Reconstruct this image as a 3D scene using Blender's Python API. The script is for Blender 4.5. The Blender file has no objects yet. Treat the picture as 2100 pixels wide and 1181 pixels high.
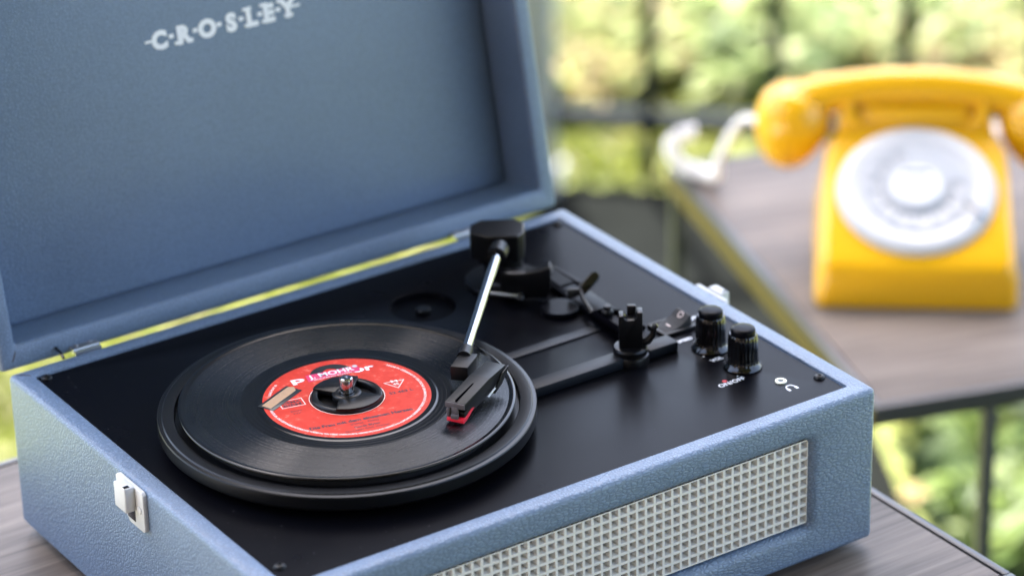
import bpy, bmesh, math, random
import numpy as np
from mathutils import Vector, Matrix
random.seed(7)
R = math.radians
scene = bpy.context.scene
C = scene.collection
# ------------------------------------------------------------------ units
# everything is designed in millimetres; the record player's front-left
# bottom corner is the origin, the lawn lies 750 mm below it.
S = 0.001
def P(x, y, z): return Vector((x * S, y * S, (z + 750.0) * S))

# ------------------------------------------------------------------ camera
AZ, EL, ROLL = 0.5846, -0.4493, -0.0238
fwd = Vector((math.sin(AZ) * math.cos(EL), math.cos(AZ) * math.cos(EL), math.sin(EL)))
rgt = fwd.cross(Vector((0, 0, 1))).normalized()
up = rgt.cross(fwd)
rgt, up = rgt * math.cos(ROLL) + up * math.sin(ROLL), up * math.cos(ROLL) - rgt * math.sin(ROLL)
cam_d = bpy.data.cameras.new('camera')
cam = bpy.data.objects.new('camera', cam_d); C.objects.link(cam)
cam.matrix_world = Matrix.Translation(P(-612.76, -1131.16, 868.88)) @ Matrix((rgt, up, -fwd)).transposed().to_4x4()
cam_d.sensor_width = 36.0
cam_d.lens = 6516.66 / 2100.0 * 36.0
cam_d.clip_start = 0.05; cam_d.clip_end = 500
cam_d.dof.use_dof = True
cam_d.dof.focus_distance = 1.628
cam_d.dof.aperture_fstop = 4.7
scene.camera = cam

# ------------------------------------------------------------------ light
SUN_EL, SUN_AZ = R(72), R(22)          # the sun stands high over the garden, an added unseen roof shades the tables
world = bpy.data.worlds.new("World"); scene.world = world; world.use_nodes = True
nt = world.node_tree
sky = nt.nodes.new('ShaderNodeTexSky'); sky.sky_type = 'NISHITA'; sky.sun_disc = False
sky.sun_elevation = SUN_EL; sky.air_density = 1.0; sky.dust_density = 4.2; sky.ozone_density = 1.0
bg = nt.nodes['Background']; bg.inputs['Strength'].default_value = 0.15
nt.links.new(sky.outputs[0], bg.inputs['Color'])
# direction towards the sun
sd = Vector((math.sin(SUN_AZ) * math.cos(SUN_EL), math.cos(SUN_AZ) * math.cos(SUN_EL), math.sin(SUN_EL)))
sky.sun_rotation = math.atan2(sd.x, sd.y)
sl = bpy.data.lights.new('sun', 'SUN'); sl.energy = 5.0; sl.angle = R(0.5); sl.color = (1, 0.95, 0.86)
so = bpy.data.objects.new('sun', sl); C.objects.link(so)
so.rotation_euler = sd.to_track_quat('Z', 'Y').to_euler(); so.location = (0, -3, 8)
scene.view_settings.view_transform = 'Standard'; scene.view_settings.look = 'None'
scene.view_settings.gamma = 1.0; scene.view_settings.exposure = 2.9
scene.cycles.use_denoising = True
scene.cycles.max_bounces = 8

# ------------------------------------------------------------------ materials
def srgb(r, g, b):
    f = lambda c: (c / 255 / 12.92) if c / 255 <= 0.04045 else ((c / 255 + 0.055) / 1.055) ** 2.4
    return (f(r), f(g), f(b), 1)
def mat(name, col, rough=0.5, metal=0.0, spec=0.5, coat=0.0, trans=0.0, noise=0.0, nscale=200.0, bump=0.0, bscale=400.0, aniso=0.0, ior=None, rnoise=0.0):
    m = bpy.data.materials.new(name); m.use_nodes = True
    t = m.node_tree; b = t.nodes['Principled BSDF']
    b.inputs['Base Color'].default_value = (*col[:3], 1); b.inputs['Roughness'].default_value = rough
    b.inputs['Metallic'].default_value = metal; b.inputs['Specular IOR Level'].default_value = spec
    b.inputs['Coat Weight'].default_value = coat; b.inputs['Transmission Weight'].default_value = trans
    b.inputs['Coat Roughness'].default_value = 0.08
    if ior: b.inputs['IOR'].default_value = ior
    tc = t.nodes.new('ShaderNodeTexCoord')
    if noise > 0 or rnoise > 0:
        n = t.nodes.new('ShaderNodeTexNoise'); n.inputs['Scale'].default_value = nscale; n.inputs['Detail'].default_value = 6
        t.links.new(tc.outputs['Object'], n.inputs['Vector'])
        if noise > 0:
            mx = t.nodes.new('ShaderNodeMix'); mx.data_type = 'RGBA'
            mx.inputs['A'].default_value = (*[c * (1 - noise) for c in col[:3]], 1)
            mx.inputs['B'].default_value = (*[min(1, c * (1 + noise)) for c in col[:3]], 1)
            t.links.new(n.outputs['Fac'], mx.inputs['Factor']); t.links.new(mx.outputs['Result'], b.inputs['Base Color'])
        if rnoise > 0:
            mr = t.nodes.new('ShaderNodeMapRange'); mr.inputs['From Min'].default_value = 0.3; mr.inputs['From Max'].default_value = 0.7
            mr.inputs['To Min'].default_value = rough - rnoise; mr.inputs['To Max'].default_value = rough + rnoise
            t.links.new(n.outputs['Fac'], mr.inputs['Value']); t.links.new(mr.outputs[0], b.inputs['Roughness'])
    if bump > 0:
        n2 = t.nodes.new('ShaderNodeTexNoise'); n2.inputs['Scale'].default_value = bscale; n2.inputs['Detail'].default_value = 4
        t.links.new(tc.outputs['Object'], n2.inputs['Vector'])
        bp = t.nodes.new('ShaderNodeBump'); bp.inputs['Strength'].default_value = 1.0; bp.inputs['Distance'].default_value = bump
        t.links.new(n2.outputs['Fac'], bp.inputs['Height']); t.links.new(bp.outputs[0], b.inputs['Normal'])
    if aniso > 0:
        b.inputs['Anisotropic'].default_value = aniso
        tg = t.nodes.new('ShaderNodeTangent'); tg.direction_type = 'RADIAL'; tg.axis = 'Z'
        t.links.new(tg.outputs[0], b.inputs['Tangent'])
    return m

def leather(name, col, cell=480.0, stretch=(1, 1, 1), depth=0.00022):
    m = bpy.data.materials.new(name); m.use_nodes = True
    t = m.node_tree; b = t.nodes['Principled BSDF']; L = t.links.new
    tc = t.nodes.new('ShaderNodeTexCoord')
    mp = t.nodes.new('ShaderNodeMapping'); mp.inputs['Scale'].default_value = stretch; L(tc.outputs['Object'], mp.inputs[0])
    w = t.nodes.new('ShaderNodeTexNoise'); w.inputs['Scale'].default_value = 170; w.inputs['Detail'].default_value = 2
    L(mp.outputs[0], w.inputs['Vector'])
    sc_ = t.nodes.new('ShaderNodeVectorMath'); sc_.operation = 'SCALE'; sc_.inputs['Scale'].default_value = 0.0022
    L(w.outputs['Color'], sc_.inputs[0])
    ad = t.nodes.new('ShaderNodeVectorMath'); ad.operation = 'ADD'; L(mp.outputs[0], ad.inputs[0]); L(sc_.outputs[0], ad.inputs[1])
    v = t.nodes.new('ShaderNodeTexVoronoi'); v.feature = 'DISTANCE_TO_EDGE'; v.inputs['Scale'].default_value = cell
    L(ad.outputs[0], v.inputs['Vector'])
    mr = t.nodes.new('ShaderNodeMapRange'); mr.interpolation_type = 'SMOOTHSTEP'
    mr.inputs['From Min'].default_value = 0.0; mr.inputs['From Max'].default_value = 0.32; L(v.outputs['Distance'], mr.inputs['Value'])
    n = t.nodes.new('ShaderNodeTexNoise'); n.inputs['Scale'].default_value = 60; n.inputs['Detail'].default_value = 8
    L(mp.outputs[0], n.inputs['Vector'])
    add = t.nodes.new('ShaderNodeMath'); add.operation = 'MULTIPLY_ADD'; add.inputs[1].default_value = 0.8
    L(n.outputs['Fac'], add.inputs[0]); L(mr.outputs[0], add.inputs[2])
    bp = t.nodes.new('ShaderNodeBump'); bp.inputs['Distance'].default_value = depth; bp.inputs['Strength'].default_value = 0.9
    L(add.outputs[0], bp.inputs['Height']); L(bp.outputs[0], b.inputs['Normal'])
    cr = t.nodes.new('ShaderNodeMix'); cr.data_type = 'RGBA'
    cr.inputs['A'].default_value = (*[c * 0.78 for c in col[:3]], 1); cr.inputs['B'].default_value = (*[c * 1.05 for c in col[:3]], 1)
    L(mr.outputs[0], cr.inputs['Factor'])
    n3 = t.nodes.new('ShaderNodeTexNoise'); n3.inputs['Scale'].default_value = 18; n3.inputs['Detail'].default_value = 5
    L(tc.outputs['Object'], n3.inputs['Vector'])
    hs = t.nodes.new('ShaderNodeMix'); hs.data_type = 'RGBA'; hs.blend_type = 'MULTIPLY'; hs.inputs['Factor'].default_value = 0.22
    L(cr.outputs['Result'], hs.inputs['A']); L(n3.outputs['Fac'], hs.inputs['B'])
    L(hs.outputs['Result'], b.inputs['Base Color'])
    b.inputs['Roughness'].default_value = 0.45; b.inputs['Specular IOR Level'].default_value = 0.7
    return m

LEA = (0.140, 0.208, 0.318)
M = {}
M['leather'] = leather('blue_leather', LEA)
M['leather_front'] = leather('blue_leather_creased', LEA, 520, (0.55, 1, 1.2), 0.00022)
M['leather_fine'] = leather('blue_leather_fine', LEA, 620, (1, 1, 1), 0.00008)
M['panel'] = mat('black_panel', (0.0025, 0.0026, 0.004), 0.30, spec=0.055, bump=0.00002, bscale=2600, rnoise=0.03, nscale=30)
M['board'] = mat('panel_board_edge', (0.045, 0.028, 0.02), 0.7)
M['blackplastic'] = mat('black_plastic', (0.0033, 0.0033, 0.0040), 0.32, bump=0.00001, bscale=3000, spec=0.25)
M['glossblack'] = mat('gloss_black', (0.0020, 0.0020, 0.0023), 0.12, coat=0.4, spec=0.35)
M['satin'] = mat('satin_black', (0.0043, 0.0046, 0.0056), 0.42, bump=0.00002, bscale=2500, spec=0.25)
M['strip'] = mat('blue_black_strip', (0.0040, 0.0059, 0.0099), 0.5, spec=0.25)
M['platter'] = mat('platter_black', (0.0036, 0.0040, 0.0050), 0.30, bump=0.00001, bscale=1500, spec=0.25)
M['mat'] = mat('rubber_mat', (0.01, 0.01, 0.012), 0.7)
def groove_mat():
    m = bpy.data.materials.new('vinyl_playing_grooves'); m.use_nodes = True
    t = m.node_tree; b = t.nodes['Principled BSDF']; L = t.links.new
    tc = t.nodes.new('ShaderNodeTexCoord'); sp_ = t.nodes.new('ShaderNodeSeparateXYZ'); L(tc.outputs['Object'], sp_.inputs[0])
    cmb = t.nodes.new('ShaderNodeCombineXYZ'); L(sp_.outputs[0], cmb.inputs[0]); L(sp_.outputs[1], cmb.inputs[1])
    ln = t.nodes.new('ShaderNodeVectorMath'); ln.operation = 'LENGTH'; L(cmb.outputs[0], ln.inputs[0])
    c2 = t.nodes.new('ShaderNodeCombineXYZ'); L(ln.outputs['Value'], c2.inputs[0])
    n = t.nodes.new('ShaderNodeTexNoise'); n.inputs['Scale'].default_value = 900; n.inputs['Detail'].default_value = 5; n.inputs['Roughness'].default_value = 0.7
    L(c2.outputs[0], n.inputs['Vector'])
    nd = t.nodes.new('ShaderNodeTexNoise'); nd.inputs['Scale'].default_value = 500; nd.inputs['Detail'].default_value = 3; L(tc.outputs['Object'], nd.inputs['Vector'])
    mr = t.nodes.new('ShaderNodeMapRange'); mr.inputs['From Min'].default_value = 0.35; mr.inputs['From Max'].default_value = 0.65
    mr.inputs['To Min'].default_value = 0.13; mr.inputs['To Max'].default_value = 0.26; L(n.outputs['Fac'], mr.inputs['Value'])
    ad = t.nodes.new('ShaderNodeMath'); ad.operation = 'MULTIPLY_ADD'; ad.inputs[1].default_value = 0.10; L(nd.outputs['Fac'], ad.inputs[0]); L(mr.outputs[0], ad.inputs[2])
    L(ad.outputs[0], b.inputs['Roughness'])
    cr = t.nodes.new('ShaderNodeValToRGB'); e = cr.color_ramp.elements; e[0].position = .35; e[0].color = (.0008, .0008, .001, 1); e[1].position = .7; e[1].color = (.004, .004, .005, 1)
    L(n.outputs['Fac'], cr.inputs[0]); L(cr.outputs[0], b.inputs['Base Color'])
    bp = t.nodes.new('ShaderNodeBump'); bp.inputs['Distance'].default_value = 0.00004; bp.inputs['Strength'].default_value = 0.8
    L(n.outputs['Fac'], bp.inputs['Height']); L(bp.outputs[0], b.inputs['Normal'])
    b.inputs['Specular IOR Level'].default_value = 0.6; b.inputs['Anisotropic'].default_value = 1.0; b.inputs['Anisotropic Rotation'].default_value = 0.25
    tg = t.nodes.new('ShaderNodeTangent'); tg.direction_type = 'RADIAL'; tg.axis = 'Z'; L(tg.outputs[0], b.inputs['Tangent'])
    return m
M['groove'] = groove_mat()
M['vinyl'] = mat('vinyl_smooth', (0.0020, 0.0020, 0.0026), 0.2, spec=0.35)
M['flat'] = mat('flat_black', (0.002, 0.002, 0.003), 0.9, spec=0.0)
M['steel'] = mat('polished_steel', (0.42, 0.43, 0.45), 0.10, metal=1)
M['brush'] = mat('brushed_steel', (0.40, 0.41, 0.43), 0.38, metal=1)
M['cream'] = mat('off_white_plastic', (0.52, 0.53, 0.53), 0.4)
M['grille'] = mat('grey_white_grille', (0.66, 0.64, 0.61), 0.55)
M['white_print'] = mat('white_print', (0.78, 0.80, 0.84), 0.5)
M['pale_print'] = mat('pale_label_print', (0.80, 0.66, 0.62), 0.6)
M['dark_print'] = mat('dark_label_print', (0.03, 0.014, 0.03), 0.6)
M['red_guard'] = mat('red_stylus', (0.72, 0.006, 0.03), 0.35)
M['dot'] = mat('red_dot', (0.5, 0.01, 0.02), 0.4)
M['sticker'] = mat('crimson_sticker', (0.62, 0.03, 0.12), 0.35)
M['tan'] = mat('tan_paper', (0.40, 0.26, 0.165), 0.8, spec=0.1, noise=0.15, nscale=500)
M['tape'] = mat('black_tape', (0.012, 0.016, 0.018), 0.3)
M['yellow'] = mat('yellow_gloss_plastic', (0.72, 0.365, 0.006), 0.24, spec=0.35, coat=0.25)
M['dialwhite'] = mat('white_dial_plastic', (0.46, 0.465, 0.48), 0.35)
M['capwhite'] = mat('white_card', (0.60, 0.61, 0.63), 0.5)
M['clear'] = mat('milky_wheel', (0.42, 0.43, 0.455), 0.15)
M['dgrey'] = mat('grey_print', (0.10, 0.11, 0.12), 0.6)
M['cord'] = mat('white_cord', (0.80, 0.78, 0.78), 0.4)
M['frame'] = mat('dark_metal_frame', (0.022, 0.025, 0.034), 0.35, spec=0.6)
M['olive'] = mat('olive_foliage_reflection', (0.105, 0.082, 0.024), 0.6, spec=0.1)  # colour stands in for sunlit foliage reflected in the dark frame
M['rail'] = mat('grey_green_rail', (0.010, 0.014, 0.016), 0.6, spec=0.1)
M['post'] = mat('pale_post', (0.27, 0.29, 0.30), 0.6, noise=0.08, nscale=8)
M['slab'] = mat('shade_darkened_slate', (0.007, 0.0078, 0.0075), 0.95, spec=0.0, noise=0.4, nscale=9, bump=0.003, bscale=40)  # slate taken down to near-black, the shade on it is put into the colour
M['wall'] = mat('brick_red_shade_wall', (0.13, 0.10, 0.085), 0.8, noise=0.1, nscale=3)

def wood(name):
    m = bpy.data.materials.new(name); m.use_nodes = True
    t = m.node_tree; b = t.nodes['Principled BSDF']; L = t.links.new
    tc = t.nodes.new('ShaderNodeTexCoord')
    mp = t.nodes.new('ShaderNodeMapping'); mp.inputs['Scale'].default_value = (8, 170, 170); L(tc.outputs['Object'], mp.inputs[0])
    n = t.nodes.new('ShaderNodeTexNoise'); n.inputs['Scale'].default_value = 1.0; n.inputs['Detail'].default_value = 9; n.inputs['Roughness'].default_value = 0.62; n.inputs['Distortion'].default_value = 0.5
    L(mp.outputs[0], n.inputs['Vector'])
    mp2 = t.nodes.new('ShaderNodeMapping'); mp2.inputs['Scale'].default_value = (2.0, 13, 13); L(tc.outputs['Object'], mp2.inputs[0])
    n2 = t.nodes.new('ShaderNodeTexNoise'); n2.inputs['Scale'].default_value = 1.0; n2.inputs['Detail'].default_value = 4; L(mp2.outputs[0], n2.inputs['Vector'])
    cr = t.nodes.new('ShaderNodeValToRGB')
    e = cr.color_ramp.elements; e[0].position = 0.34; e[0].color = (0.036, 0.025, 0.018, 1); e[1].position = 0.66; e[1].color = (0.20, 0.163, 0.137, 1)
    a = cr.color_ramp.elements.new(0.48); a.color = (0.108, 0.086, 0.072, 1)
    mx = t.nodes.new('ShaderNodeMath'); mx.operation = 'MULTIPLY_ADD'; mx.inputs[1].default_value = 0.45
    sb = t.nodes.new('ShaderNodeMath'); sb.operation = 'MULTIPLY'; sb.inputs[1].default_value = 0.58
    L(n.outputs['Fac'], sb.inputs[0]); L(n2.outputs['Fac'], mx.inputs[0]); L(sb.outputs[0], mx.inputs[2])
    L(mx.outputs[0], cr.inputs[0]); L(cr.outputs[0], b.inputs['Base Color'])
    b.inputs['Roughness'].default_value = 0.45; b.inputs['Specular IOR Level'].default_value = 0.2
    bp = t.nodes.new('ShaderNodeBump'); bp.inputs['Distance'].default_value = 0.0002; L(n.outputs['Fac'], bp.inputs['Height']); L(bp.outputs[0], b.inputs['Normal'])
    return m
M['wood'] = wood('weathered_wood_top')

def cloth_mat():
    m = bpy.data.materials.new('speckled_speaker_cloth'); m.use_nodes = True
    t = m.node_tree; b = t.nodes['Principled BSDF']; L = t.links.new
    tc = t.nodes.new('ShaderNodeTexCoord')
    mp = t.nodes.new('ShaderNodeMapping'); mp.inputs['Scale'].default_value = (1, 1, 0.6); L(tc.outputs['Object'], mp.inputs[0])
    n = t.nodes.new('ShaderNodeTexNoise'); n.inputs['Scale'].default_value = 1300; n.inputs['Detail'].default_value = 1; L(mp.outputs[0], n.inputs['Vector'])
    cr = t.nodes.new('ShaderNodeValToRGB'); e = cr.color_ramp.elements
    e[0].position = 0.42; e[0].color = (0.06, 0.065, 0.085, 1); e[1].position = 0.58; e[1].color = (0.42, 0.40, 0.40, 1)
    L(n.outputs['Fac'], cr.inputs[0]); L(cr.outputs[0], b.inputs['Base Color']); b.inputs['Roughness'].default_value = 0.9
    return m
M['cloth'] = cloth_mat()

def label_mat():
    m = bpy.data.materials.new('coral_paper_label'); m.use_nodes = True
    t = m.node_tree; b = t.nodes['Principled BSDF']; L = t.links.new
    tc = t.nodes.new('ShaderNodeTexCoord')
    n = t.nodes.new('ShaderNodeTexNoise'); n.inputs['Scale'].default_value = 260; n.inputs['Detail'].default_value = 6; L(tc.outputs['Object'], n.inputs['Vector'])
    cr = t.nodes.new('ShaderNodeValToRGB'); e = cr.color_ramp.elements
    e[0].position = 0.35; e[0].color = (0.50, 0.030, 0.016, 1); e[1].position = 0.74; e[1].color = (0.66, 0.17, 0.12, 1)
    a = cr.color_ramp.elements.new(0.60); a.color = (0.57, 0.042, 0.024, 1)
    L(n.outputs['Fac'], cr.inputs[0]); L(cr.outputs[0], b.inputs['Base Color']); b.inputs['Roughness'].default_value = 0.5; b.inputs['Specular IOR Level'].default_value = 0.2
    return m
M['label'] = label_mat()

def leaf_mat(name, cols, rough=0.5, transl=0.6):
    m = bpy.data.materials.new(name); m.use_nodes = True
    t = m.node_tree; b = t.nodes['Principled BSDF']; L = t.links.new
    g = t.nodes.new('ShaderNodeNewGeometry')
    cr = t.nodes.new('ShaderNodeValToRGB'); cr.color_ramp.interpolation = 'CONSTANT'
    e = cr.color_ramp.elements
    e[0].position = 0; e[0].color = (*cols[0], 1); e[1].position = 1.0 / len(cols); e[1].color = (*cols[1], 1)
    for i, c in enumerate(cols[2:], 2):
        x = e.new(i / len(cols)); x.color = (*c, 1)
    L(g.outputs['Random Per Island'], cr.inputs[0]); L(cr.outputs[0], b.inputs['Base Color']); b.inputs['Roughness'].default_value = rough
    tr = t.nodes.new('ShaderNodeBsdfTranslucent'); L(cr.outputs[0], tr.inputs[0])
    mx = t.nodes.new('ShaderNodeMixShader'); mx.inputs[0].default_value = transl
    out = t.nodes['Material Output']; L(b.outputs[0], mx.inputs[1]); L(tr.outputs[0], mx.inputs[2]); L(mx.outputs[0], out.inputs[0])
    return m
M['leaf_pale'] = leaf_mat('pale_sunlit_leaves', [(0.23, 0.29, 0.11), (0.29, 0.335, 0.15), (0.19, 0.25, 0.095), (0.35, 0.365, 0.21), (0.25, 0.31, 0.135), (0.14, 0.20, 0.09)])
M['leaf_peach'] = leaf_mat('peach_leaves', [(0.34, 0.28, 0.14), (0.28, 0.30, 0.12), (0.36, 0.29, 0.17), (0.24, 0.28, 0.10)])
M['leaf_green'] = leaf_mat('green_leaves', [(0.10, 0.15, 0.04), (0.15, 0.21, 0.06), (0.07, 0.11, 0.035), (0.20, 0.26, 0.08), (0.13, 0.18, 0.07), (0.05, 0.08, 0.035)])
M['blossom'] = leaf_mat('yellow_orange_petals', [(0.50, 0.38, 0.17), (0.56, 0.44, 0.24)])
M['grassblade'] = leaf_mat('bright_grass', [(0.13, 0.16, 0.02), (0.17, 0.19, 0.03), (0.10, 0.13, 0.02), (0.20, 0.21, 0.05), (0.26, 0.25, 0.13)])
def lawn_mat():
    m = bpy.data.materials.new('sunlit_lawn'); m.use_nodes = True
    t = m.node_tree; b = t.nodes['Principled BSDF']; L = t.links.new
    tc = t.nodes.new('ShaderNodeTexCoord')
    n = t.nodes.new('ShaderNodeTexNoise'); n.inputs['Scale'].default_value = 7; n.inputs['Detail'].default_value = 10; L(tc.outputs['Object'], n.inputs['Vector'])
    cr = t.nodes.new('ShaderNodeValToRGB'); e = cr.color_ramp.elements
    e[0].position = 0.3; e[0].color = (0.07, 0.09, 0.015, 1); e[1].position = 0.7; e[1].color = (0.15, 0.17, 0.035, 1)
    L(n.outputs['Fac'], cr.inputs[0]); L(cr.outputs[0], b.inputs['Base Color']); b.inputs['Roughness'].default_value = 0.8
    return m
M['lawn'] = lawn_mat()

# ------------------------------------------------------------------ geometry helpers (mm)
class MB:
    def __init__(self): self.bm = bmesh.new(); self.mats = []
    def box(self, a, b, bev=0.0, T=None, seg=2):
        (x0, y0, z0), (x1, y1, z1) = a, b
        t = bmesh.new(); bmesh.ops.create_cube(t, size=1)
        for v in t.verts: v.co = Vector(((x0 + x1) / 2 + v.co.x * (x1 - x0), (y0 + y1) / 2 + v.co.y * (y1 - y0), (z0 + z1) / 2 + v.co.z * (z1 - z0)))
        if bev > 0: bmesh.ops.bevel(t, geom=t.edges[:], offset=bev, segments=seg, profile=0.5, affect='EDGES', clamp_overlap=True)
        self.join(t, T); return self
    def join(self, t, T=None, mi=0):
        if T is not None: bmesh.ops.transform(t, matrix=T, verts=t.verts)
        vs = {}
        for v in t.verts: vs[v] = self.bm.verts.new(v.co)
        for f in t.faces:
            try: nf = self.bm.faces.new([vs[v] for v in f.verts]); nf.material_index = mi
            except ValueError: pass
        t.free()
    def poly(self, pts): return self.bm.faces.new([self.bm.verts.new(Vector(p)) for p in pts])
    def prism(self, pts, z0, z1, T=None, bev=0.0, top_scale=None):
        t = bmesh.new()
        lo = [t.verts.new((x, y, z0)) for x, y in pts]; hi = [t.verts.new((x, y, z1)) for x, y in pts]
        n = len(pts)
        t.faces.new(lo[::-1]); t.faces.new(hi)
        for i in range(n): t.faces.new([lo[i], lo[(i + 1) % n], hi[(i + 1) % n], hi[i]])
        bmesh.ops.recalc_face_normals(t, faces=t.faces[:])
        if bev > 0: bmesh.ops.bevel(t, geom=t.edges[:], offset=bev, segments=2, profile=0.5, affect='EDGES', clamp_overlap=True)
        self.join(t, T); return self
    def lathe(self, prof, c=(0, 0, 0), n=64, T=None, caps=True, a0=0.0, a1=2 * math.pi):
        t = bmesh.new(); rings = []
        full = abs(a1 - a0 - 2 * math.pi) < 1e-6
        k = n if full else n + 1
        for r, z in prof:
            if r < 1e-6: rings.append([t.verts.new((0, 0, z))])
            else: rings.append([t.verts.new((r * math.cos(a0 + (a1 - a0) * i / n), r * math.sin(a0 + (a1 - a0) * i / n), z)) for i in range(k)])
        for A, B in zip(rings, rings[1:]):
            for i in range(n):
                j = (i + 1) % k if full else i + 1
                a = [A[0]] if len(A) == 1 else [A[i], A[j]]; b = [B[0]] if len(B) == 1 else [B[j], B[i]]
                if len(a) + len(b) >= 3: t.faces.new(a + b)
        if caps and full:
            for rg in (rings[0], rings[-1]):
                if len(rg) > 2:
                    try: t.faces.new(rg)
                    except ValueError: pass
        bmesh.ops.recalc_face_normals(t, faces=t.faces[:])
        M4 = Matrix.Translation(Vector(c))
        self.join(t, (T @ M4) if T is not None else M4); return self
    def tube(self, pts, r, n=16, caps=True, closed=False):
        pts = [Vector(p) for p in pts]; rs = r if isinstance(r, (list, tuple)) else [r] * len(pts)
        t = bmesh.new(); rings = []; prev = None
        m = len(pts)
        for i, p in enumerate(pts):
            d = (pts[min(i + 1, m - 1)] - pts[max(i - 1, 0)]).normalized()
            if prev is None: u = d.orthogonal().normalized()
            else: u = (prev - d * prev.dot(d)).normalized()
            prev = u; w = d.cross(u)
            rings.append([t.verts.new(p + (u * math.cos(2 * math.pi * k / n) + w * math.sin(2 * math.pi * k / n)) * rs[i]) for k in range(n)])
        for A, B in zip(rings, rings[1:]):
            for k in range(n): t.faces.new([A[k], A[(k + 1) % n], B[(k + 1) % n], B[k]])
        if caps: t.faces.new(rings[0][::-1]); t.faces.new(rings[-1])
        bmesh.ops.recalc_face_normals(t, faces=t.faces[:])
        self.join(t); return self

def rrect(x0, y0, x1, y1, r, n=8):
    r = max(r, 0.01); out = []
    for cx, cy, a in ((x1 - r, y1 - r, 0), (x0 + r, y1 - r, 90), (x0 + r, y0 + r, 180), (x1 - r, y0 + r, 270)):
        for k in range(n + 1):
            t = R(a + 90 * k / n); out.append((cx + r * math.cos(t), cy + r * math.sin(t)))
    return out

def cut_open(bm, axis, sign, holes):
    """replace the largest face that looks along axis by one with holes; each hole is a list of 3-D loops"""
    nv = Vector((0, 0, 0)); nv[axis] = sign
    bm.normal_update()
    f = max([f for f in bm.faces if f.normal.dot(nv) > 0.999], key=lambda f: f.calc_area())
    outer = list(f.edges)
    bmesh.ops.delete(bm, geom=[f], context='FACES_ONLY')
    edges = outer[:]
    for loops in holes:
        L0 = [bm.verts.new(p) for p in loops[0]]; n = len(L0)
        edges += [bm.edges.new((L0[i], L0[(i + 1) % n])) for i in range(n)]
        A = L0
        for lp in loops[1:]:
            B = [bm.verts.new(p) for p in lp]
            for i in range(n): bm.faces.new([A[i], A[(i + 1) % n], B[(i + 1) % n], B[i]])
            A = B
    bmesh.ops.triangle_fill(bm, use_beauty=True, edges=edges, normal=nv)
    bmesh.ops.recalc_face_normals(bm, faces=bm.faces[:])

def world_loc(o):
    v = Vector(o.location)
    while o.parent: o = o.parent; v += o.location
    return v
def put(name, mesh_or_mb, m, parent=None, loc=None, smooth=30, label=None, cat=None, group=None, kind=None):
    """link a mesh whose vertices are given in scene millimetres"""
    base = loc if loc is not None else (0, 0, -750)
    if parent is not None:
        o_loc = Vector((0, 0, 0)); wl = world_loc(parent)
        if loc is not None: o_loc = P(*loc) - wl; wl = P(*loc)
    else:
        wl = P(*base) if loc is not None else Vector((0, 0, 0)); o_loc = wl
    if isinstance(mesh_or_mb, MB):
        bm = mesh_or_mb.bm
        for v in bm.verts: v.co = P(*v.co) - wl
        me = bpy.data.meshes.new(name)
        bm.to_mesh(me); bm.free()
    else:
        me = mesh_or_mb
    if not me.materials:
        for x in (m if isinstance(m, (list, tuple)) else [m]): me.materials.append(x)
    if smooth:
        me.polygons.foreach_set('use_smooth', [True] * len(me.polygons)); me.set_sharp_from_angle(angle=R(smooth))
    o = bpy.data.objects.new(name, me); C.objects.link(o)
    o.parent = parent; o.location = o_loc
    if label: o['label'] = label
    if cat: o['category'] = cat
    if group: o['group'] = group
    if kind: o['kind'] = kind
    return o
def thing(name, label, cat, loc, group=None, rotz=0):
    o = bpy.data.objects.new(name, None); C.objects.link(o); o.location = P(*loc); o.empty_display_size = 0.05
    o['label'] = label; o['category'] = cat
    if group: o['group'] = group
    return o
def dup(src, dx, dy, dz, parent=None):
    c = src.copy(); C.objects.link(c); c.location = src.location + Vector((dx, dy, dz)) * S
    if parent: c.parent = parent
    for ch in src.children:
        g = ch.copy(); C.objects.link(g); g.parent = c
    return c

def text_bm(s, size, weight=0.0, align='LEFT', spacing=1.0, xs=1.0):
    """flat text as a bmesh in mm, baseline on y = 0"""
    cu = bpy.data.curves.new('t', 'FONT'); cu.body = s; cu.size = size; cu.offset = weight; cu.align_x = align; cu.space_character = spacing
    cu.resolution_u = 3
    o = bpy.data.objects.new('t', cu); C.objects.link(o)
    bpy.context.view_layer.update()
    me = bpy.data.meshes.new_from_object(o.evaluated_get(bpy.context.evaluated_depsgraph_get()))
    bm = bmesh.new(); bm.from_mesh(me)
    for v in bm.verts: v.co.x *= xs; v.co.z = 0
    bmesh.ops.remove_doubles(bm, verts=bm.verts[:], dist=size * 0.0005)
    bpy.data.objects.remove(o); bpy.data.curves.remove(cu); bpy.data.meshes.remove(me)
    return bm
def width(bm):
    xs = [v.co.x for v in bm.verts]; return min(xs), max(xs)

def frame(o, ex, ey, ez): # matrix mapping local axes to scene mm
    m = Matrix((Vector(ex), Vector(ey), Vector(ez))).transposed().to_4x4(); m.translation = Vector(o); return m
I3 = ((1, 0, 0), (0, 1, 0), (0, 0, 1))

# ================================================================== SETTING
mb = MB(); mb.poly([(-20000, -20000, -752), (20000, -20000, -752), (20000, 20000, -752), (-20000, 20000, -752)])
put('lawn', mb, M['lawn'], kind='structure', smooth=0)
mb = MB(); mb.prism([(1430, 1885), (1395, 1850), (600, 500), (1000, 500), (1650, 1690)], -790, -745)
put('path', mb, M['slab'], kind='structure', smooth=0)

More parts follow.
